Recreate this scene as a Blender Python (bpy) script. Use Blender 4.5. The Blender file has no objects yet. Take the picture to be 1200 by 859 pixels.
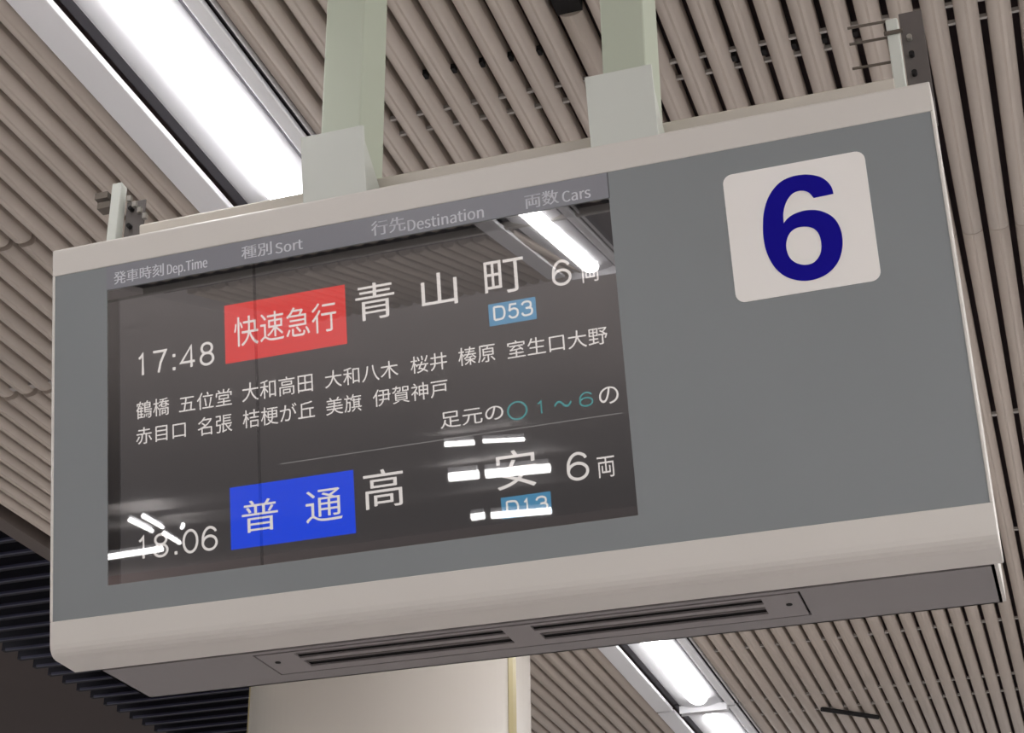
import bpy, bmesh, math, os, random
from mathutils import Vector, Matrix
random.seed(4)

# ---------------------------------------------------------------- camera
scene = bpy.context.scene
COL = scene.collection
R3 = ((0.95004354, 0.31193937, -0.01054015),
      (-0.15184982, 0.43244312, -0.88878264),
      (-0.27268828, 0.84598273, 0.45820773))      # camera right / down / forward in the world
cam_data = bpy.data.cameras.new('camera')
cam = bpy.data.objects.new('camera', cam_data)
COL.objects.link(cam)
right, down, fwd = (Vector(r) for r in R3)
m = Matrix((right, -down, -fwd)).transposed().to_4x4()
m.translation = Vector((0, 0, 1.6))
cam.matrix_world = m
cam_data.sensor_width = 36.0
cam_data.lens = 2046.64 / 1200.0 * 36.0
cam_data.clip_start = 0.05
cam_data.clip_end = 300
scene.camera = cam

# ---------------------------------------------------------------- world and exposure
world = bpy.data.worlds.new('world'); scene.world = world
world.use_nodes = True
bg = world.node_tree.nodes['Background']
bg.inputs[0].default_value = (1.0, 0.985, 0.985, 1)
bg.inputs[1].default_value = 0.75
scene.view_settings.view_transform = 'Standard'
scene.view_settings.look = 'None'
scene.view_settings.exposure = 0.12
scene.view_settings.gamma = 1.0
scene.view_settings.use_curve_mapping = False
LAMP = 11.0           # radiance of the tube covers
CEIL = 4.6            # underside of the slats

# ---------------------------------------------------------------- helpers
def srgb(r, g, b):
    f = lambda c: (c / 12.92 if c <= 0.04045 else ((c + 0.055) / 1.055) ** 2.4)
    return (f(r / 255), f(g / 255), f(b / 255), 1)

def mat(name, col, rough=0.5, metal=0.0, emit=None, estr=0.0, var=0.0, scale=8.0, bump=0.0, spec=0.5, objvar=0.0):
    M = bpy.data.materials.new(name); M.use_nodes = True
    nt = M.node_tree; b = nt.nodes['Principled BSDF']
    b.inputs['Base Color'].default_value = col
    b.inputs['Roughness'].default_value = rough
    b.inputs['Metallic'].default_value = metal
    b.inputs['Specular IOR Level'].default_value = spec
    if emit:
        b.inputs['Emission Color'].default_value = emit
        b.inputs['Emission Strength'].default_value = estr
    if var or bump or objvar:
        tc = nt.nodes.new('ShaderNodeTexCoord')
        n = nt.nodes.new('ShaderNodeTexNoise'); n.inputs['Scale'].default_value = scale
        n.inputs['Detail'].default_value = 4
        nt.links.new(tc.outputs['Object'], n.inputs['Vector'])
        if var or objvar:
            mr = nt.nodes.new('ShaderNodeMapRange')
            mr.inputs['To Min'].default_value = 1 - var; mr.inputs['To Max'].default_value = 1 + var
            nt.links.new(n.outputs['Fac'], mr.inputs['Value'])
            fac = mr.outputs['Result']
            if objvar:
                oi = nt.nodes.new('ShaderNodeObjectInfo')
                m2 = nt.nodes.new('ShaderNodeMapRange')
                m2.inputs['To Min'].default_value = 1 - objvar; m2.inputs['To Max'].default_value = 1 + objvar
                nt.links.new(oi.outputs['Random'], m2.inputs['Value'])
                mu = nt.nodes.new('ShaderNodeMath'); mu.operation = 'MULTIPLY'
                nt.links.new(fac, mu.inputs[0]); nt.links.new(m2.outputs['Result'], mu.inputs[1])
                fac = mu.outputs[0]
            vm = nt.nodes.new('ShaderNodeVectorMath'); vm.operation = 'SCALE'
            vm.inputs[0].default_value = col[:3]
            nt.links.new(fac, vm.inputs['Scale'])
            nt.links.new(vm.outputs[0], b.inputs['Base Color'])
        if bump:
            bp = nt.nodes.new('ShaderNodeBump'); bp.inputs['Strength'].default_value = bump
            bp.inputs['Distance'].default_value = 0.002
            nt.links.new(n.outputs['Fac'], bp.inputs['Height']); nt.links.new(bp.outputs[0], b.inputs['Normal'])
    return M

def mesh_from(name, verts, faces, smooth=False):
    me = bpy.data.meshes.new(name); me.from_pydata([tuple(v) for v in verts], [], faces); me.update()
    bm = bmesh.new(); bm.from_mesh(me); bmesh.ops.recalc_face_normals(bm, faces=bm.faces); bm.to_mesh(me); bm.free()
    if smooth:
        for p in me.polygons: p.use_smooth = True
    return me

def link(name, me, material=None, parent=None, loc=(0, 0, 0), rot=(0, 0, 0)):
    o = bpy.data.objects.new(name, me); COL.objects.link(o)
    if material and me is not None and not me.materials: me.materials.append(material)
    if parent: o.parent = parent
    o.location = loc; o.rotation_euler = rot
    return o

def tag(o, label=None, cat=None, group=None, kind=None):
    if label: o['label'] = label
    if cat: o['category'] = cat
    if group: o['group'] = group
    if kind: o['kind'] = kind
    return o

def empty(name, loc=(0, 0, 0), rot=(0, 0, 0)):
    o = bpy.data.objects.new(name, None); COL.objects.link(o)
    o.location = loc; o.rotation_euler = rot; o.empty_display_size = 0.1
    return o

def boxes(*bs):
    """vertices and faces of axis aligned boxes (x0,x1,y0,y1,z0,z1)"""
    V, F = [], []
    for x0, x1, y0, y1, z0, z1 in bs:
        k = len(V)
        V += [(x0, y0, z0), (x1, y0, z0), (x1, y1, z0), (x0, y1, z0), (x0, y0, z1), (x1, y0, z1), (x1, y1, z1), (x0, y1, z1)]
        F += [[k + i for i in f] for f in ((0, 3, 2, 1), (4, 5, 6, 7), (0, 1, 5, 4), (1, 2, 6, 5), (2, 3, 7, 6), (3, 0, 4, 7))]
    return V, F

def box(name, material, parent, *bs, bevel=0.0, loc=(0, 0, 0), rot=(0, 0, 0)):
    o = link(name, mesh_from(name, *boxes(*bs)), material, parent, loc, rot)
    if bevel: bev(o, bevel)
    return o

def bev(o, w, seg=2):
    md = o.modifiers.new('bevel', 'BEVEL'); md.width = w; md.segments = seg; md.limit_method = 'ANGLE'; md.angle_limit = 0.6

def extrude_x(name, prof, x0, x1, material, parent, bevel=0.0, loc=(0, 0, 0), rot=(0, 0, 0)):
    """profile of (y, z) points swept along x"""
    n = len(prof)
    V = [(x0, y, z) for y, z in prof] + [(x1, y, z) for y, z in prof]
    F = [[i, (i + 1) % n, n + (i + 1) % n, n + i] for i in range(n)] + [list(range(n))[::-1], list(range(n, 2 * n))]
    o = link(name, mesh_from(name, V, F), material, parent, loc, rot)
    if bevel: bev(o, bevel)
    return o

def mesh_extrude_y(name, prof, y0, y1, closed=True, smooth=False):
    """profile of (x, z) points swept along y"""
    n = len(prof)
    V = [(x, y0, z) for x, z in prof] + [(x, y1, z) for x, z in prof]
    rng = range(n) if closed else range(n - 1)
    F = [[i, (i + 1) % n, n + (i + 1) % n, n + i] for i in rng]
    if closed: F += [list(range(n))[::-1], list(range(n, 2 * n))]
    return mesh_from(name, V, F, smooth)

def rounded_rect(x0, x1, z0, z1, r, seg=6):
    P = []
    for cx, cz, a in ((x1 - r, z1 - r, 0), (x0 + r, z1 - r, 90), (x0 + r, z0 + r, 180), (x1 - r, z0 + r, 270)):
        for i in range(seg + 1):
            t = math.radians(a + 90 * i / seg); P.append((cx + r * math.cos(t), cz + r * math.sin(t)))
    return P

def plate(name, P, y0, y1, material, parent, **k):
    """outline of (x, z) points given a thickness along y"""
    return link(name, mesh_extrude_y(name, P, y0, y1), material, parent, **k)

def holed(name, rect, holes, t0, t1, axes, material, parent, **k):
    """a plate with rectangular holes, built as a grid; axes 'xz' faces y, 'xy' faces z"""
    a0, a1, b0, b1 = rect
    A = sorted({a0, a1} | {h[0] for h in holes} | {h[1] for h in holes})
    B = sorted({b0, b1} | {h[2] for h in holes} | {h[3] for h in holes})
    cells = {}
    for i in range(len(A) - 1):
        for j in range(len(B) - 1):
            ca, cb = (A[i] + A[i + 1]) / 2, (B[j] + B[j + 1]) / 2
            cells[i, j] = not any(h[0] < ca < h[1] and h[2] < cb < h[3] for h in holes)
    bm = bmesh.new(); vc = {}
    def v(i, j, s):
        if (i, j, s) not in vc:
            t = (t0, t1)[s]
            vc[i, j, s] = bm.verts.new((A[i], t, B[j]) if axes == 'xz' else (A[i], B[j], t))
        return vc[i, j, s]
    for (i, j), on in cells.items():
        if not on: continue
        for s in (0, 1): bm.faces.new([v(i, j, s), v(i + 1, j, s), v(i + 1, j + 1, s), v(i, j + 1, s)])
        for di, dj, e in ((-1, 0, ((i, j), (i, j + 1))), (1, 0, ((i + 1, j), (i + 1, j + 1))), (0, -1, ((i, j), (i + 1, j))), (0, 1, ((i, j + 1), (i + 1, j + 1)))):
            if not cells.get((i + di, j + dj), False):
                (p, q) = e; bm.faces.new([v(*p, 0), v(*q, 0), v(*q, 1), v(*p, 1)])
    bmesh.ops.recalc_face_normals(bm, faces=bm.faces)
    me = bpy.data.meshes.new(name); bm.to_mesh(me); bm.free()
    return link(name, me, material, parent, **k)

def tube_mesh(name, p, q, r, n=12):
    p, q = Vector(p), Vector(q); d = (q - p).normalized()
    a = d.orthogonal().normalized(); b = d.cross(a)
    V = [c + r * (math.cos(2 * math.pi * i / n) * a + math.sin(2 * math.pi * i / n) * b) for c in (p, q) for i in range(n)]
    F = [[i, (i + 1) % n, n + (i + 1) % n, n + i] for i in range(n)] + [list(range(n))[::-1], list(range(n, 2 * n))]
    return mesh_from(name, V, F)

# ---------------------------------------------------------------- materials
M_slat = mat('slat_paint', srgb(198, 186, 175), 0.6, var=0.05, scale=3, objvar=0.035)
M_plenum = mat('plenum_dark', srgb(92, 78, 80), 0.9, var=0.2, scale=2)
M_carrier = mat('carrier_steel', srgb(180, 175, 170), 0.5)
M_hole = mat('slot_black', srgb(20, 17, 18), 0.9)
M_trim = mat('edge_trim', srgb(95, 85, 80), 0.6, var=0.05)
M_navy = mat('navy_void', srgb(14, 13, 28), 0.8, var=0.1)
M_blade = mat('navy_blade', srgb(58, 58, 80), 0.6, var=0.1)
M_brown = mat('brown_soffit', srgb(74, 63, 61), 0.8, var=0.08, scale=1.5)
M_white = mat('lamp_white_paint', srgb(246, 246, 249), 0.45)
M_refl = mat('reflector_white', srgb(240, 240, 243), 0.4)
M_gap = mat('lamp_gap_grey', srgb(84, 82, 88), 0.7)
M_tube = mat('tube_cover_lit', srgb(255, 255, 255), 0.4, emit=(1.0, 0.99, 0.99, 1), estr=LAMP)
M_tube_added = mat('tube_cover_added', srgb(255, 255, 255), 0.4, emit=(1.0, 0.99, 0.98, 1), estr=106.0)  # very strong emission, used only by the added lights out of view
M_batten = mat('batten_tube_lit', srgb(255, 255, 255), 0.4, emit=(1.0, 0.99, 0.98, 1), estr=5.0)
M_post = mat('post_green_paint', srgb(186, 193, 176), 0.45, var=0.03, scale=4)
M_brk = mat('bracket_white_paint', srgb(206, 209, 202), 0.45, var=0.02, scale=5)
M_bezel = mat('bezel_white_paint', srgb(214, 209, 203), 0.38, var=0.02, scale=5)
M_panel = mat('panel_grey_film', srgb(138, 142, 144), 0.32, var=0.03, scale=3, spec=0.45)
M_strip = mat('header_grey_film', srgb(138, 138, 145), 0.3, var=0.03, scale=4, spec=0.45)
M_box = mat('box_grey_paint', srgb(136, 131, 131), 0.5, var=0.04, scale=4)
M_vent = mat('vent_grey_paint', srgb(140, 134, 134), 0.5, var=0.03, scale=6)
M_rail = mat('rail_cream_paint', srgb(205, 198, 188), 0.5)
M_dark = mat('dark_steel', srgb(96, 90, 88), 0.55, var=0.15, scale=20)
M_bolt = mat('bolt_steel', srgb(190, 188, 182), 0.3, metal=0.8)
M_rod = mat('rod_steel', srgb(110, 102, 94), 0.5, metal=0.4)
M_print = mat('print_white', srgb(232, 232, 238), 0.5)
M_tagw = mat('number_plate_white', srgb(244, 240, 236), 0.45)
M_blue6 = mat('numeral_navy_blue', srgb(18, 10, 140), 0.6, spec=0.1)
M_lcd = mat('lcd_black', srgb(22, 21, 23), 0.5, emit=srgb(44, 42, 42), estr=2.0)
M_lcdw = mat('lcd_white', srgb(60, 60, 60), 0.5, emit=srgb(240, 232, 226), estr=1.0)
M_lcdt = mat('lcd_teal', srgb(30, 50, 50), 0.5, emit=srgb(70, 160, 160), estr=0.9)
M_lcdr = mat('lcd_red', srgb(60, 10, 10), 0.5, emit=srgb(232, 52, 52), estr=0.95)
M_lcdb = mat('lcd_blue', srgb(10, 20, 60), 0.5, emit=srgb(26, 76, 240), estr=0.95)
M_lcdc = mat('lcd_pale_blue', srgb(20, 40, 60), 0.5, emit=srgb(86, 152, 190), estr=0.9)
M_lcdl = mat('lcd_rule', srgb(40, 40, 40), 0.5, emit=srgb(150, 146, 144), estr=0.7)
M_lcdf = mat('display_frame_black', srgb(12, 11, 14), 0.6)
M_lcdl2 = mat('display_frame_edge', srgb(70, 70, 76), 0.5)
M_floor = mat('platform_floor', srgb(168, 164, 163), 0.6, var=0.08, scale=0.6)
M_wall = mat('hall_wall', srgb(214, 194, 190), 0.7, var=0.06, scale=0.5)
M_soff = mat('hall_soffit', srgb(232, 226, 224), 0.6, var=0.05, scale=0.5)
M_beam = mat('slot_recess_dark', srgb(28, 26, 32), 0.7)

def column_material():
    M = mat('column_cream_enamel', srgb(190, 183, 175), 0.28, var=0.03, scale=1.2)
    return M
M_colm = column_material()

def glass_material(name, refl, tint):
    M = bpy.data.materials.new(name); M.use_nodes = True
    nt = M.node_tree; nt.nodes.clear()
    out = nt.nodes.new('ShaderNodeOutputMaterial'); mix = nt.nodes.new('ShaderNodeMixShader')
    tr = nt.nodes.new('ShaderNodeBsdfTransparent'); gl = nt.nodes.new('ShaderNodeBsdfGlossy')
    tr.inputs[0].default_value = tint; gl.inputs['Roughness'].default_value = 0.012
    gl.inputs[0].default_value = (1, 0.985, 0.98, 1)
    fr = nt.nodes.new('ShaderNodeFresnel'); fr.inputs['IOR'].default_value = 1.5
    mr = nt.nodes.new('ShaderNodeMapRange'); mr.inputs['To Min'].default_value = refl; mr.inputs['To Max'].default_value = 1
    nt.links.new(fr.outputs[0], mr.inputs['Value']); nt.links.new(mr.outputs[0], mix.inputs[0])
    nt.links.new(tr.outputs[0], mix.inputs[1]); nt.links.new(gl.outputs[0], mix.inputs[2]); nt.links.new(mix.outputs[0], out.inputs[0])
    return M
M_glass = glass_material('screen_glass', 0.30, (0.95, 0.95, 0.96, 1))
def film_material():
    M = bpy.data.materials.new('tinted_seam'); M.use_nodes = True
    nt = M.node_tree; nt.nodes.clear(); out = nt.nodes.new('ShaderNodeOutputMaterial'); tr = nt.nodes.new('ShaderNodeBsdfTransparent')
    tr.inputs[0].default_value = (0.9, 0.9, 0.9, 1); nt.links.new(tr.outputs[0], out.inputs[0]); return M
M_seam = film_material()

# ---------------------------------------------------------------- the setting
floor = box('floor', M_floor, None, (-40, 14, -70, 30, -0.1, 0.0)); tag(floor, kind='structure')
wall_back = box('wall_back', M_wall, None, (-40, 14, -62.3, -62, 0, 6)); tag(wall_back, kind='structure')

# slatted ceiling: dark plenum board above, each slat and carrier bar a piece
PITCH = 0.0848
ceiling = box('ceiling', M_plenum, None, (-4.40, 3.2, -3.8, 16.0, CEIL + 0.11, CEIL + 0.15)); tag(ceiling, kind='structure')
ceiling_far = box('ceiling', M_soff, None, (-40, 14, -62, -3.85, CEIL, CEIL + 0.1), (-40, -4.47, -3.85, 4.0, CEIL, CEIL + 0.1)); tag(ceiling_far, kind='structure')

def slat_profile(w=0.0650, h=0.056, r=0.029, v=0.017):
    """flat-bottomed slat with broad rounded shoulders"""
    P = [(-w / 2, h)]
    for i in range(6):
        t = math.radians(180 + 90 * i / 5); P.append((-w / 2 + r + r * math.cos(t), v + v * math.sin(t)))
    for i in range(6):
        t = math.radians(270 + 90 * i / 5); P.append((w / 2 - r + r * math.cos(t), v + v * math.sin(t)))
    P.append((w / 2, h))
    return P
SP = slat_profile()
slat_meshes = {}
def slat(x, y0, y1):
    L = round(y1 - y0, 4)
    if L not in slat_meshes:
        me = mesh_extrude_y('slat', SP, 0, L); me.materials.append(M_slat); slat_meshes[L] = me
        for p in me.polygons: p.use_smooth = len(p.vertices) == 4 and abs(p.normal.z) > 0.02 and abs(p.normal.x) > 0.02
    link('slat', slat_meshes[L], None, ceiling, (x, y0, CEIL))

SLOT_A, SLOT_B = -2.12, -1.66      # a dark cross slot in the slats behind the camera
def slat_row(x, joint, gap, k):
    slat(x, joint + gap, 15.9)
    slat(x, SLOT_B, joint - 0.0015)
    slat(x, -3.8, SLOT_A)
k = 0
x = -0.179 + PITCH / 2 - 0.008
xs = []
# right of the lamp: slat centres run from the gap at x = -0.187
for i in range(-38, 20):
    c = -0.187 - PITCH / 2 - PITCH * i
    if -1.878 < c - 0.03 and c < 3.15: xs.append(c)
for i, c in enumerate(sorted(xs)):
    if abs(c + 1.008) < 0.03:                    # the slat that stops short at a dark opening
        slat(c, 3.63, 5.1385); slat(c, 5.142, 15.9); slat(c, -3.8, SLOT_A)
        slat(c, SLOT_B, 3.1)
        opening_x = c
    else:
        slat_row(c, 5.14, 0.002, i)
c = -2.39 - 0.042
lefts = []
while c > -4.34:
    lefts.append(c); c -= PITCH
for c in lefts:
    if -3.16 < c < -2.98: slat_row(c, 4.17, 0.022, 0)
    elif -3.80 < c < -3.52: slat_row(c, 5.14, 0.025, 0)
    else: slat_row(c, 5.14, 0.002, 0)
carrier_me = {}
def carrier(y, w=0.012, x0=-1.86, x1=3.1, z0=0.014, z1=0.026, m=None):
    box('carrier_bar', m or M_carrier, ceiling, (x0, x1, y, y + w, CEIL + z0, CEIL + z1))
for y in (3.935, 4.015, 6.6, 7.9, 9.20, 10.2, 10.53, 12.2): carrier(y, 0.02 if y > 6 else 0.010)
for y in (5.1, 8.5): carrier(y, 0.03, -4.38, -2.4)
box('opening_hood', M_hole, ceiling, (opening_x - 0.035, opening_x + 0.035, 3.1, 3.63, CEIL + 0.012, CEIL + 0.1))
for y in (3.76, 3.965):      # dark clips seen in the gaps
    for i in range(5):
        cx = (-1.47 if y < 3.9 else -0.62) + i * PITCH
        box('slat_clip', M_hole, ceiling, (cx - 0.012, cx + 0.012, y, y + 0.025, CEIL + 0.014, CEIL + 0.03))
# dark cable lying against the slats far down the platform
cab = link('cable', tube_mesh('cable', (-1.42, 10.45, CEIL - 0.012), (-1.12, 10.75, CEIL - 0.012), 0.014), M_hole)
tag(cab, 'short dark cable run against the slatted ceiling beyond the board, right of the far light', 'cable')

trim_1 = box('trim_1', M_trim, None, (-4.47, -4.385, 0, 16, CEIL - 0.012, CEIL + 0.05)); tag(trim_1, kind='structure')

# navy louvre field left of the slats
louvre = empty('louvre_grille', (-4.92, 8, CEIL + 0.02))
tag(louvre, 'dark navy louvre of thin cross blades at the lower left, beyond the slatted ceiling', 'grille')
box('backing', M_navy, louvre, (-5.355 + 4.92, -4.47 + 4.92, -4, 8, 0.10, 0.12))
bl = mesh_from('blade', *boxes((-0.53, 0.45, 0, 0.035, -0.02, 0.075))); bl.materials.append(M_navy)
lip = mesh_from('lip', *boxes((-0.50, 0.45, -0.012, 0.0, -0.025, -0.012))); lip.materials.append(M_blade)
y = -3.9
while y < 7.9:
    b = link('blade', bl, None, louvre, (0, y, 0)); link('edge_lip', lip, None, b)
    y += 0.155
soffit = box('ceiling', M_brown, None, (-14, -5.36, 4.0, 18, CEIL + 0.098, CEIL + 0.2)); tag(soffit, kind='structure')

# ---------------------------------------------------------------- column behind the board
COLX, COLY, COLR = -3.2417, 8.0, 0.7058
n = 96
V = [(COLR * math.cos(2 * math.pi * i / n), COLR * math.sin(2 * math.pi * i / n), z) for z in (0, CEIL) for i in range(n)]
F = [[i, (i + 1) % n, n + (i + 1) % n, n + i] for i in range(n)] + [list(range(n))[::-1], list(range(n, 2 * n))]
me = mesh_from('column', V, F)
for p in me.polygons: p.use_smooth = len(p.vertices) == 4
column = empty('column', (COLX, COLY, 0)); tag(column, 'thick round glossy cream column behind the departure board', 'column')
link('shaft', me, M_colm, column)
M_seamc = mat('column_seam_strip', srgb(168, 156, 118), 0.4)
a = math.radians(-6)
def on_col(deg, rr=COLR): return (rr * math.cos(math.radians(deg)), rr * math.sin(math.radians(deg)))
for deg, wdt in ((-12, 3.0), (-150, 0.6)):
    P = [on_col(deg - wdt, COLR + 0.004), on_col(deg, COLR + 0.006), on_col(deg + wdt, COLR + 0.004), on_col(deg + wdt, COLR - 0.02), on_col(deg - wdt, COLR - 0.02)]
    Vv = [(px, py, z) for z in (0, CEIL - 0.001) for px, py in P]; nn = len(P)
    link('seam_cover', mesh_from('seam_cover', Vv, [[i, (i + 1) % nn, nn + (i + 1) % nn, nn + i] for i in range(nn)] + [list(range(nn)), list(range(nn, 2 * nn))]), M_seamc, column)

# ---------------------------------------------------------------- the ceiling light line
def ceiling_light(y0, y1, lenses, label, turn=0.0, cxx=-2.12, w=0.056, lit=None):
    """luminaire set in the slats; all coordinates relative to its centre line"""
    cx = -2.12
    t = empty('ceiling_light', (cxx, (y0 + y1) / 2, CEIL), (0, 0, turn)); tag(t, label, 'light', 'ceiling light line left of the board')
    h = (y1 - y0) / 2
    X = lambda v: v - cx
    box('flange', M_white, t, (X(-2.385), X(-2.280), -h, h, -0.010, 0.012), bevel=0.004)
    box('flange', M_white, t, (X(-1.945), X(-1.900), -h, h, -0.010, 0.012), bevel=0.003)
    box('gap_strip', M_gap, t, (X(-2.280), X(-2.238), -h, h, 0.03, 0.05))
    box('gap_strip', M_gap, t, (X(-1.900), X(-1.877), -h, h, 0.02, 0.05))
    box('gap_strip', M_gap, t, (X(-1.968), X(-1.945), -h, h, 0.012, 0.05))
    box('edge_bead', M_white, t, (X(-1.882), X(-1.878), -h, h, 0.0, 0.03))
    P = []
    n = 16
    for i in range(n + 1):                       # shallow curved reflector, centre hangs lowest
        s = i / n; P.append((X(-2.240) + s * 0.272, 0.022 - 0.030 * math.sin(math.pi * s) ** 0.8))
    P += [(X(-1.968), 0.05), (X(-2.240), 0.05)]
    me = mesh_extrude_y('reflector', P, -h, h)
    for p in me.polygons: p.use_smooth = len(p.vertices) == 4 and abs(p.normal.x) < 0.9
    link('reflector', me, M_refl, t)
    yc = (y0 + y1) / 2
    for a, b in lenses:
        V, F = [], []
        m_, K = 12, 10
        rows = []
        ys = [a + 0.10 * (1 - math.cos(math.pi / 2 * j / 6)) for j in range(7)] + [b - 0.10 * (1 - math.cos(math.pi / 2 * j / 6)) for j in range(6, -1, -1)]
        sc = [math.sin(math.pi / 2 * j / 6) for j in range(7)] + [math.sin(math.pi / 2 * j / 6) for j in range(6, -1, -1)]
        for yy, q in zip(ys, sc):
            q = max(q, 0.03); r0 = len(V)
            for i in range(m_ + 1):
                th = math.pi * i / m_
                V.append((0.034 - w * q * math.cos(th), yy - yc, -0.004 - 0.034 * q * math.sin(th)))
            rows.append(r0)
        for r0, r1 in zip(rows, rows[1:]):
            for i in range(m_): F.append([r0 + i, r0 + i + 1, r1 + i + 1, r1 + i])
        me = mesh_from('tube_cover', V, F, True); link('tube_cover', me, lit or M_tube, t)
    for yy in (-h + 0.006, h - 0.006):
        box('end_bar', M_white, t, (X(-2.238), X(-1.947), yy - 0.006, yy + 0.006, -0.035, 0.01))
    return t
ceiling_light(-1.15, 4.32, [(-1.0, 4.24)], 'long recessed ceiling light at the upper left, its tube cover ending above the board')
ceiling_light(4.34, 10.18, [(4.5, 10.08)], 'recessed ceiling light seen below the board, beside the column')
ceiling_light(10.22, 15.9, [(10.32, 15.7)], 'farthest recessed ceiling light at the bottom edge, past the thin cross bar')
ceiling_light(-3.70, -1.20, [(-3.58, -1.3)], 'ceiling light mirrored as a slanting streak in the upper right of the screen', math.radians(-5.0), -2.275, 0.050)
ceiling_light(-9.9, -0.1, [(-9.8, -0.2)], 'unseen ceiling light added right of the board to brighten the floor and board', 0, 2.6, lit=M_tube_added)  # added out of view: its floor bounce brightens slats and board
ceiling_light(0.0, 9.8, [(0.1, 9.7)], 'unseen ceiling light added farther right of the board as extra fill', 0, 3.6, lit=M_tube_added)  # another added fill light, outside the frame
ceiling_light(-1.0, 7.6, [(-0.9, 7.5)], 'unseen ceiling light added beyond the navy louvre to light the column', 0, -7.6, lit=M_tube_added)  # added out of frame to lift the left side of the column

# ---------------------------------------------------------------- the departure board
TH = math.radians(10.878768)
P0 = Vector((-1.00908, 3.13053, 3.29457))
board = empty('departure_board', P0, (TH, 0, 0))      # local x along the board, y into it, z up its tilted face
tag(board, 'large grey and white hanging departure board with a lit screen and the number 6 tag', 'sign')
UNT = (-TH, 0, 0)                                     # turns a part back upright
U0, U1 = -1.112, 0.934
prof = [(0.004, 0.4665), (0.0, 0.462), (0.0, 0.3995), (0.007, 0.3995), (0.007, -0.4175), (0.0, -0.4175)]
pf = [(0.0, -0.4700), (0.0015, -0.4800), (0.006, -0.4885), (0.013, -0.4960), (0.0245, -0.5015), (0.04, -0.5045), (0.106, -0.5195)]
prof += pf + [(0.106, 0.4665)]
housing = extrude_x('housing', prof, U0, U1, M_bezel, board, bevel=0.0022)
box('side_bezel', M_bezel, board, (U0, U0 + 0.0065, -0.0005, 0.02, -0.4178, 0.3997), bevel=0.002)
box('side_bezel', M_bezel, board, (U1 - 0.0065, U1, -0.0005, 0.02, -0.4178, 0.3997), bevel=0.002)
S = (-0.968, 0.2425, -0.3525, 0.3405)
fp = holed('face_panel', (U0 + 0.0065, U1 - 0.0065, -0.4175, 0.3995), [S], 0.0018, 0.0068, 'xz', M_panel, board)
box('header_strip', M_strip, board, (S[0], S[1] + 0.0, 0.0008, 0.0018, S[3] + 0.001, 0.3990))
box('panel_joint', M_gap, board, (S[1] + 0.0005, S[1] + 0.002, 0.0012, 0.0018, S[3], 0.3990))
# screen stack
screen = box('screen', M_lcd, board, (S[0] + 0.0005, S[1] - 0.0005, 0.0062, 0.0068, S[2] + 0.0005, S[3] - 0.0005))
glass = box('glass', M_glass, screen, (S[0], S[1], 0.0030, 0.0031, S[2], S[3]))
# single sheet of glass: keep only the front face so that it mirrors once
bm = bmesh.new(); bm.from_mesh(glass.data)
bmesh.ops.delete(bm, geom=[f for f in bm.faces if f.calc_center_median().y > 0.003001], context='FACES'); bm.to_mesh(glass.data); bm.free()
box('seam_strip', M_seam, screen, (-0.5965, -0.5895, 0.0028, 0.00285, S[2], S[3]))
def label_plate(u0, u1, v0, v1, m, lab):
    o = box('line_label', m, screen, (u0, u1, 0.0058, 0.0062, v0, v1)); o['label'] = lab
label_plate(-0.6706, -0.3750, 0.1150, 0.2532, M_lcdr, 'red train type label')
label_plate(-0.6673, -0.3741, -0.3094, -0.1709, M_lcdb, 'blue train type label')
label_plate(-0.0452, 0.0610, 0.0995, 0.1490, M_lcdc, 'pale blue station number label, upper row')
label_plate(-0.0467, 0.0613, -0.3223, -0.2771, M_lcdc, 'pale blue station number label, lower row')
box('row_rule', M_lcdl, screen, (-0.5426, 0.2273, 0.0060, 0.0062, -0.1350, -0.1328))

# inner frame of the display along its left and top edges
box('inner_frame', M_lcdf, screen, (S[0] + 0.001, S[0] + 0.028, 0.0050, 0.0062, S[2] + 0.001, S[3] - 0.024), (S[0] + 0.001, S[1] - 0.001, 0.0050, 0.0062, S[3] - 0.024, S[3] - 0.001))
box('inner_frame', M_lcdl2, screen, (S[0] + 0.028, S[0] + 0.031, 0.0050, 0.0062, S[2] + 0.001, S[3] - 0.024), (S[0] + 0.028, S[1] - 0.001, 0.0050, 0.0062, S[3] - 0.027, S[3] - 0.024))

# lettering: Blender's own bundled typefaces, turned into flat print
FD = bpy.utils.system_resource('DATAFILES', path='fonts')
def load_font(n):
    try: return bpy.data.fonts.load(os.path.join(FD, n))
    except Exception: return None
F_CJK = load_font('Noto Sans CJK Regular.woff2')
def glyphs(txt, font, weight=0.0):
    cu = bpy.data.curves.new('lettering', 'FONT'); cu.body = txt
    if font: cu.font = font
    cu.resolution_u = 5; cu.offset = weight; cu.fill_mode = 'FRONT'
    o = bpy.data.objects.new('lettering_source', cu); COL.objects.link(o)
    bpy.context.view_layer.update()
    me = bpy.data.meshes.new_from_object(o.evaluated_get(bpy.context.evaluated_depsgraph_get()))
    bpy.data.objects.remove(o); bpy.data.curves.remove(cu)
    return [v.co.copy() for v in me.vertices], [list(p.vertices) for p in me.polygons]
def fit(V, u0, u1, v0, v1):
    a0 = min(v.x for v in V); a1 = max(v.x for v in V); b0 = min(v.y for v in V); b1 = max(v.y for v in V)
    return [(u0 + (v.x - a0) / (a1 - a0) * (u1 - u0), v0 + (v.y - b0) / (b1 - b0) * (v1 - v0)) for v in V]
def lettering(parts, y, material, parent, name='lettering'):
    V, F = [], []
    for txt, font, u0, u1, v0, v1, wt in parts:
        g, f = glyphs(txt, font, wt); k = len(V)
        V += [(a, y, b) for a, b in fit(g, u0, u1, v0, v1)]; F += [[k + i for i in q] for q in f]
    me = bpy.data.meshes.new(name); me.from_pydata(V, [], F); me.update()
    return link(name, me, material, parent)
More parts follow.
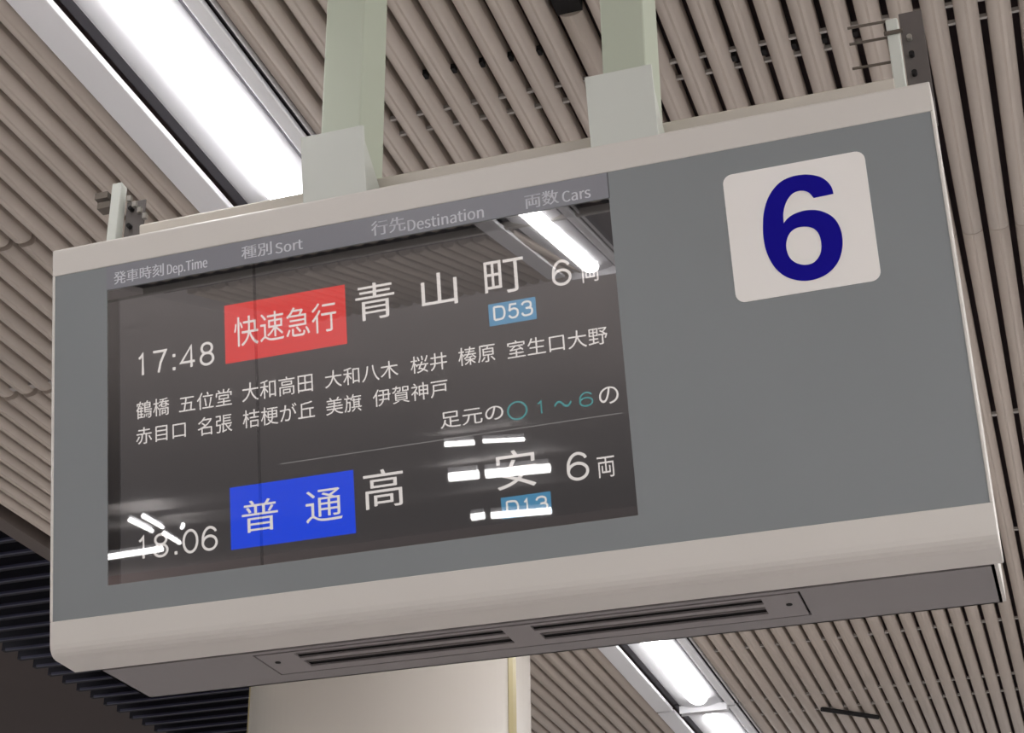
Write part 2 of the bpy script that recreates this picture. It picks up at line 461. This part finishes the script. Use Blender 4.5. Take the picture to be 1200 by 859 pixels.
DIG = {'17:48': [('1', 0, .09), ('7', .19, .385), (':', .455, .5), ('4', .555, .765), ('8', .81, 1)],
       '18:06': [('1', 0, .09), ('8', .19, .385), (':', .455, .5), ('0', .56, .76), ('6', .80, 1)],
       'D53': [('D', 0, .31), ('5', .365, .64), ('3', .70, 1)], 'D13': [('D', 0, .31), ('1', .42, .54), ('3', .70, 1)],
       '6': [('6', 0, 1)], '1': [('1', 0, 1)]}
STROKES = {'1': [[(0.0, .80), (.45, .86), (.88, 1), (.88, 0)]], '7': [[(0, 1), (1, 1), (.58, .45), (.42, 0)]],
           '4': [[(.74, 0), (.74, 1), (0, .27), (1, .27)]], '8': ['e', (.5, .765, .42, .235), (.5, .27, .5, .27)], '0': ['e', (.5, .5, .5, .5)],
           '6': ['c', [(.95, .80), (.86, .93), (.55, 1.03), (.25, .95), (.03, .70), (0, .45), (0, .31)], 'e', (.5, .31, .5, .31)],
           '5': [[(.92, 1), (.2, 1), (.08, .50)], 'c', [(.08, .50), (.28, .63), (.62, .67), (1.0, .56), (1.05, .20), (.80, -.03), (.3, -.05), (0, .17)]],
           '3': ['c', [(.03, .80), (.15, .98), (.5, 1.05), (.92, .96), (.95, .62), (.7, .52), (.4, .52)], [(.4, .52), (.75, .54), (1.05, .42), (1.0, .06), (.6, -.04), (.15, -.02), (0, .2)]],
           'D': [[(0, 0), (0, 1)], 'c', [(0, 1), (.5, 1), (.9, .95), (1.05, .5), (.9, .05), (.5, 0), (0, 0)]], ':': ['d', (.5, 0), (.5, 1)]}
def chaikin(P, n=3):
    for _ in range(n):
        Q = [P[0]]
        for a, b in zip(P, P[1:]): Q += [(a[0] * .75 + b[0] * .25, a[1] * .75 + b[1] * .25), (a[0] * .25 + b[0] * .75, a[1] * .25 + b[1] * .75)]
        P = Q + [P[-1]]
    return P
def ribbon(P, w, closed=False):
    """flat strip of width w along a line, mitred at the corners"""
    n = len(P); A, B = [], []
    for i in range(n):
        p = Vector(P[i]); d0 = (p - Vector(P[i - 1])) if (i or closed) else None
        d1 = (Vector(P[(i + 1) % n]) - p) if (i < n - 1 or closed) else None
        if d0 is None: d0 = d1
        if d1 is None: d1 = d0
        d0 = d0.normalized(); d1 = d1.normalized(); t = d0 + d1
        t = t.normalized() if t.length > 1e-6 else d1
        nrm = Vector((-t.y, t.x)); k = min(1 / max(nrm.dot(Vector((-d1.y, d1.x))), 0.35), 1.9)
        A.append(p + nrm * w / 2 * k); B.append(p - nrm * w / 2 * k)
    V = A + B; F = [[i, i + 1, n + i + 1, n + i] for i in range(n - 1)]
    if closed: F.append([n - 1, 0, n, 2 * n - 1])
    return V, F
def stroke_text(s, u0, u1, v0, v1, y, material, parent):
    V, F = [], []; W = u1 - u0; H = v1 - v0; sw = H * (0.105 if s[0] != 'D' else 0.135)
    for ch, a, b in DIG[s]:
        x0, x1 = u0 + a * W + sw / 2, u0 + b * W - sw / 2; y0, y1 = v0 + sw / 2, v1 - sw / 2
        if ch == ':': y0, y1 = v0 + 0.10 * H, v0 + 0.66 * H
        m_ = lambda q: (x0 + q[0] * (x1 - x0), y0 + q[1] * (y1 - y0))
        mode = 'l'
        for it in STROKES[ch]:
            if isinstance(it, str): mode = it; continue
            if mode == 'e':
                cx, cy, rx, ry = it; g = ribbon([m_((cx + rx * math.cos(2 * math.pi * i / 28), cy + ry * math.sin(2 * math.pi * i / 28))) for i in range(28)], sw, True)
            elif mode == 'd':
                c = Vector(((x0 + x1) / 2, y0 + it[1] * (y1 - y0))); r = sw * .62
                g = [c + Vector(q) * r for q in ((-1, -1), (1, -1), (1, 1), (-1, 1))], [[0, 1, 2, 3]]
            else: g = ribbon([m_(q) for q in (chaikin(it) if mode == 'c' else it)], sw)
            k = len(V); V += [(p[0], y, p[1]) for p in g[0]]; F += [[k + i for i in f] for f in g[1]]
    me = bpy.data.meshes.new('lettering'); me.from_pydata(V, [], F); me.update()
    return link('lettering', me, material, parent)
TEXTS = [
    ('発車時刻', -0.9498, -0.8191, 0.3511, 0.3823, 'h'),
    ('Dep.Time', -0.8113, -0.7080, 0.3448, 0.3774, 'h'),
    ('種別', -0.6218, -0.5461, 0.3547, 0.3859, 'h'),
    ('Sort', -0.5379, -0.4697, 0.3534, 0.3787, 'h'),
    ('行先', -0.3036, -0.2217, 0.3523, 0.3873, 'h'),
    ('Destination', -0.2173, -0.0389, 0.3484, 0.3761, 'h'),
    ('両数', 0.0555, 0.1324, 0.3494, 0.3827, 'h'),
    ('Cars', 0.1397, 0.2036, 0.3489, 0.3743, 'h'),
    ('17:48', -0.8914, -0.6979, 0.1187, 0.1748, 'n'),
    ('快速急行', -0.6477, -0.3983, 0.1499, 0.2203, 'w'),
    ('青', -0.3511, -0.2586, 0.1602, 0.2453, 'w'),
    ('山', -0.1958, -0.1127, 0.1647, 0.2420, 'w'),
    ('町', -0.0496, 0.0401, 0.1687, 0.2462, 'w'),
    ('6', 0.1017, 0.1450, 0.1634, 0.2217, 'n'),
    ('両', 0.1659, 0.2053, 0.1611, 0.2048, 'w'),
    ('D53', -0.0350, 0.0537, 0.1097, 0.1432, 'n'),
    ('鶴橋', -0.8965, -0.8125, 0.0189, 0.0601, 'w'),
    ('五位堂', -0.7880, -0.6570, 0.0175, 0.0573, 'w'),
    ('大和高田', -0.6318, -0.4604, 0.0192, 0.0626, 'w'),
    ('大和八木', -0.4312, -0.2588, 0.0198, 0.0596, 'w'),
    ('桜井', -0.2301, -0.1462, 0.0208, 0.0600, 'w'),
    ('榛原', -0.1200, -0.0367, 0.0213, 0.0622, 'w'),
    ('室生口大野', -0.0094, 0.2115, 0.0198, 0.0593, 'w'),
    ('赤目口', -0.8970, -0.7721, -0.0405, -0.0017, 'w'),
    ('名張', -0.7426, -0.6574, -0.0431, -0.0007, 'w'),
    ('桔梗が丘', -0.6314, -0.4580, -0.0419, -0.0003, 'w'),
    ('美旗', -0.4317, -0.3474, -0.0420, -0.0025, 'w'),
    ('伊賀神戸', -0.3208, -0.1481, -0.0396, -0.0005, 'w'),
    ('足元の', -0.1694, -0.0279, -0.1101, -0.0746, 'w'),
    ('〇', -0.0198, 0.0255, -0.1159, -0.0743, 't'),
    ('1', 0.0464, 0.0586, -0.1110, -0.0807, 'tn'),
    ('～', 0.0834, 0.1225, -0.1035, -0.0879, 't'),
    ('6', 0.1386, 0.1690, -0.1094, -0.0774, 'tn'),
    ('の', 0.1817, 0.2238, -0.1108, -0.0735, 'w'),
    ('18:06', -0.8936, -0.6988, -0.3047, -0.2501, 'n'),
    ('普', -0.6397, -0.5534, -0.2769, -0.2060, 'w'),
    ('通', -0.4882, -0.4027, -0.2749, -0.2038, 'w'),
    ('高', -0.3521, -0.2608, -0.2630, -0.1785, 'w'),
    ('安', -0.0539, 0.0355, -0.2613, -0.1786, 'w'),
    ('6', 0.1001, 0.1476, -0.2632, -0.2031, 'n'),
    ('両', 0.1654, 0.2022, -0.2643, -0.2206, 'w'),
    ('D13', -0.0365, 0.0540, -0.3170, -0.2848, 'n'),
]

for t, u0, u1, v0, v1, kd in TEXTS:
    if kd == 'h':
        lettering([(t, F_CJK, u0, u1 - 0.0012, v0, v1, 0.0), (t, F_CJK, u0 + 0.0012, u1, v0, v1, 0.0)], 0.0006, M_print, board)
    elif 'n' in kd:
        stroke_text(t, u0, u1, v0, v1, 0.0056, M_lcdt if 't' in kd else M_lcdw, screen)
    else:
        lettering([(t, F_CJK, u0, u1, v0, v1, 0.0)], 0.0056, M_lcdt if kd == 't' else M_lcdw, screen)

# the white tag with the big 6
tagp = plate('number_tag', rounded_rect(0.4889, 0.7849, 0.0589, 0.3422, 0.020), 0.0006, 0.0018, M_tagw, board)
tagp['label'] = 'white rounded tag with a navy 6'
SIX_OUT = [(0.7125, 0.2584), (0.7108, 0.2726), (0.7032, 0.288), (0.6898, 0.3009), (0.6713, 0.3091), (0.6544, 0.3125), (0.6327, 0.3125), (0.6102, 0.3062), (0.591, 0.2912), (0.5765, 0.2706), (0.5666, 0.2446), (0.562, 0.2199), (0.5598, 0.1926), (0.5615, 0.1646), (0.5674, 0.1407), (0.5778, 0.1183), (0.593, 0.1006), (0.611, 0.0893), (0.6316, 0.0829), (0.6528, 0.0823), (0.6746, 0.0875), (0.693, 0.0991), (0.7068, 0.1156), (0.7153, 0.1366), (0.7186, 0.1565), (0.7178, 0.1771), (0.7125, 0.1963), (0.7025, 0.2119), (0.6869, 0.2241), (0.6706, 0.2309), (0.6494, 0.2335), (0.6274, 0.2298), (0.6136, 0.2227), (0.6048, 0.2142), (0.6063, 0.2347), (0.6118, 0.2522), (0.6209, 0.2668), (0.6328, 0.2761), (0.6482, 0.2778), (0.6625, 0.2713), (0.6716, 0.257)]
SIX_IN = [(0.6453, 0.1988), (0.628, 0.1984), (0.6141, 0.1895), (0.6056, 0.1726), (0.604, 0.1546), (0.6088, 0.1369), (0.6194, 0.1245), (0.6356, 0.117), (0.6528, 0.1176), (0.6659, 0.1275), (0.6732, 0.1421), (0.6752, 0.1622), (0.671, 0.1812), (0.6609, 0.1931)]
def smooth_loop(P, corners, n=4):
    out = []; N = len(P)
    for i in range(N):
        p0, p1, p2, p3 = P[i - 1], P[i], P[(i + 1) % N], P[(i + 2) % N]
        if i in corners: p0 = p1
        if (i + 1) % N in corners: p3 = p2
        for j in range(n):
            t = j / n
            out.append(tuple(0.5 * ((2 * b) + (-a + c) * t + (2 * a - 5 * b + 4 * c - d) * t * t + (-a + 3 * b - 3 * c + d) * t ** 3) for a, b, c, d in zip(p0, p1, p2, p3)))
    return out
cu = bpy.data.curves.new('numeral', 'CURVE'); cu.dimensions = '2D'; cu.fill_mode = 'FRONT'
for P in (smooth_loop(SIX_OUT, {0, 33, 40}), smooth_loop(SIX_IN, set())):
    sp = cu.splines.new('POLY'); sp.points.add(len(P) - 1); sp.use_cyclic_u = True
    for q, (a, b) in zip(sp.points, P): q.co = (a, b, 0, 1)
o = bpy.data.objects.new('numeral_source', cu); COL.objects.link(o); bpy.context.view_layer.update()
me = bpy.data.meshes.new_from_object(o.evaluated_get(bpy.context.evaluated_depsgraph_get()))
bpy.data.objects.remove(o)
V6 = [(v.co.x, -0.0001, v.co.y) for v in me.vertices]; F6 = [list(p.vertices) for p in me.polygons]
me6 = bpy.data.meshes.new('numeral'); me6.from_pydata(V6, [], F6)
link('numeral', me6, M_blue6, tagp)

# rear box with horizontal underside, vent plate let into it (upright coordinates relative to P0)
zb = -0.491
rear = holed('rear_box', (-1.050, 0.915, 0.2085, 0.432), [(-0.682, 0.531, 0.2235, 0.3745)], zb, zb + 0.006, 'xy', M_box, board, rot=UNT)
prof = [(0.107, -0.5105), (0.107, 0.455), (0.26, 0.455), (0.318, -0.5520)]
extrude_x('rear_body', prof, -1.048, 0.913, M_box, board)
V, F = boxes((-1.050, -1.044, 0.2085, 0.432, zb, zb + 0.03), (0.909, 0.915, 0.2085, 0.432, zb, zb + 0.04), (-1.05, 0.915, 0.426, 0.432, zb, zb + 0.05))
link('rim', mesh_from('rim', V, F), M_box, rear)
extrude_x('end_plate', [(0.1065, -0.5195), (0.1065, 0.45), (0.262, 0.45), (0.33, -0.562)], 0.9155, 0.9225, M_bezel, board)
slots = [(-0.590, -0.109, 0.240, 0.274), (-0.590, -0.109, 0.292, 0.336), (-0.045, 0.449, 0.240, 0.274), (-0.040, 0.447, 0.292, 0.336)]
vent = holed('vent_plate', (-0.677, 0.526, 0.229, 0.3685), slots, zb - 0.0005, zb + 0.004, 'xy', M_vent, board, rot=UNT)
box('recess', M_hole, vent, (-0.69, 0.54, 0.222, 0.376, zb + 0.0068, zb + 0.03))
for a, b, c, d in slots:
    box('louvre_fin', M_dark, vent, (a, b, (c + d) / 2 - 0.004, (c + d) / 2 + 0.006, zb + 0.0045, zb + 0.0065))
for sx, sy in ((-0.648, 0.285), (0.498, 0.292)):
    link('screw', tube_mesh('screw', (sx, sy, zb - 0.002), (sx, sy, zb + 0.001), 0.0065), M_hole, vent)
extrude_x('top_rail', [(0.112, 0.45), (0.112, 0.537), (0.116, 0.541), (0.25, 0.541), (0.25, 0.45)], -0.944, 0.860, M_rail, board, bevel=0.002)
extrude_x('top_rail', [(0.1065, 0.45), (0.1065, 0.522), (0.112, 0.522), (0.112, 0.45)], -0.80, 0.80, M_rail, board)

# two hanging posts in their brackets
for a in (-0.445, 0.238):
    p = box('hanging_post', M_post, board, (a, a + 0.100, -0.055, 0.088, 0.36, CEIL - P0.z + 0.09), bevel=0.004, rot=UNT)
    p['label'] = 'pale green hanging post'
for a, b, v1 in ((-0.466, -0.311, 0.6265), (0.213, 0.363, 0.6315)):
    br = box('post_bracket', M_brk, board, (a, b, 0.0015, 0.010, 0.40, v1), bevel=0.0015)
    br['label'] = 'white bracket plate'
    V = [(b - 0.008, 0.008, v1 - 0.02), (b - 0.008, 0.008, 0.465), (b - 0.008, 0.105, 0.465), (b - 0.008, 0.105, 0.50),
         (b - 0.004, 0.008, v1 - 0.02), (b - 0.004, 0.008, 0.465), (b - 0.004, 0.105, 0.465), (b - 0.004, 0.105, 0.50)]
    link('gusset', mesh_from('gusset', V, [(0, 1, 2, 3), (4, 5, 6, 7), (0, 1, 5, 4), (1, 2, 6, 5), (2, 3, 7, 6), (3, 0, 4, 7)]), M_brk, br)
    box('foot_flange', M_brk, br, (b - 0.006, b + 0.040, 0.03, 0.105, 0.4665, 0.474))
    link('screw', tube_mesh('screw', (b + 0.010, 0.05, 0.474), (b + 0.010, 0.05, 0.482), 0.006), M_hole, br)

# end brackets: short white bar, dark drilled plate, threaded rods
def end_bracket(x, top_bar, top_plate, w_plate, label):
    e = box('end_bracket', M_brk, board, (x, x + 0.026, 0.020, 0.05, 0.44, top_bar), bevel=0.003, rot=UNT); e['label'] = label
    pl = box('drilled_plate', M_dark, e, (x + 0.028, x + 0.028 + w_plate, 0.052, 0.057, 0.44, top_plate), bevel=0.001)
    for z in (0.58, 0.63, 0.675):
        if z < top_plate - 0.02:
            link('bolt', tube_mesh('bolt', (x + 0.045, 0.040, z), (x + 0.045, 0.053, z), 0.006), M_bolt if z > 0.66 else M_hole, e)
    return e
E1 = end_bracket(-1.040, 0.697, 0.655, 0.052, 'white end bar with a dark drilled plate, left end')
E2 = end_bracket(0.858, 0.716, 0.748, 0.050, 'white end bar with a dark drilled plate, right end')
for z in (0.722, 0.678, 0.612):
    link('threaded_rod', tube_mesh('threaded_rod', (0.775, 0.035, z + 0.002), (0.862, 0.035, z), 0.0032), M_rod, E2)
link('cross_clip', mesh_from('cross_clip', *boxes((0.852, 0.892, 0.012, 0.02, 0.672, 0.678))), M_rod, E2)
for q in ((-1.085, 0.66), (-1.075, 0.63)):
    link('clamp', mesh_from('clamp', *boxes((q[0], q[0] + 0.035, 0.02, 0.05, q[1], q[1] + 0.018))), M_rod, E1)
for i in range(4):
    link('clamp', mesh_from('clamp', *boxes((-1.0 + i * 0.016, -0.99 + i * 0.016, 0.03, 0.04, 0.645 - i * 0.02, 0.66 - i * 0.02))), M_bolt, E1)

# ---------------------------------------------------------------- hall behind the camera (seen in the screen glass)
def batten(p, q, r, label, grp):
    t = tag(empty('batten_light', ((p[0] + q[0]) / 2, (p[1] + q[1]) / 2, (p[2] + q[2]) / 2)), label, 'light', grp)
    c = Vector(t.location); pv, qv = Vector(p) - c, Vector(q) - c
    link('tube', tube_mesh('tube', pv, qv, r), M_batten, t)
    up = Vector((0, 0, r + 0.03))
    link('housing', tube_mesh('housing', pv + up, qv + up, r * 0.8, 4), M_white, t)
    return t
G = 'tube lights mirrored in the screen'
batten((-6.89, -14, 4.47), (-6.51, -14, 4.44), 0.032, 'short tube light mirrored in the screen just above the lower destination, left of the gap', G)
batten((-6.39, -14, 4.44), (-5.86, -14, 4.39), 0.025, 'tube light mirrored in the screen just above the lower destination, right of the gap', G)
batten((-8.88, -20, 4.40), (-8.40, -20, 4.38), 0.075, 'short tube light mirrored left of the lower destination', G)
batten((-8.26, -20, 4.37), (-7.21, -20, 4.32), 0.075, 'longer tube light mirrored across the lower destination', G)
batten((-11.81, -30, 4.03), (-11.53, -30, 4.03), 0.08, 'very short tube light mirrored left of the lower pale blue label', G)
batten((-11.35, -30, 4.01), (-10.01, -30, 3.94), 0.08, 'long tube light mirrored across the lower pale blue label', G)
batten((-17.6, -24, 4.02), (-16.21, -24, 4.04), 0.055, 'tube light mirrored across the lower departure time', G)
batten((-13.55, -18, 4.33), (-14.79, -21, 4.26), 0.033, 'slanting tube light mirrored above the lower departure time, leftmost', G)
batten((-13.31, -18, 4.36), (-14.58, -21, 4.30), 0.033, 'slanting tube light mirrored above the lower departure time, second from the left', G)
batten((-16.14, -24, 4.33), (-17.38, -27, 4.23), 0.04, 'slanting tube light mirrored on the lower departure time, left of two', G)
batten((-15.2, -23, 4.39), (-15.75, -24, 4.39), 0.035, 'slanting tube light mirrored by the colon of the lower departure time', G)
# a slim steel bar down the middle of the cross slot
trim_2 = box('trim_2', M_carrier, None, (-12, 3.1, -1.92, -1.87, CEIL - 0.005, CEIL + 0.03)); tag(trim_2, kind='structure')
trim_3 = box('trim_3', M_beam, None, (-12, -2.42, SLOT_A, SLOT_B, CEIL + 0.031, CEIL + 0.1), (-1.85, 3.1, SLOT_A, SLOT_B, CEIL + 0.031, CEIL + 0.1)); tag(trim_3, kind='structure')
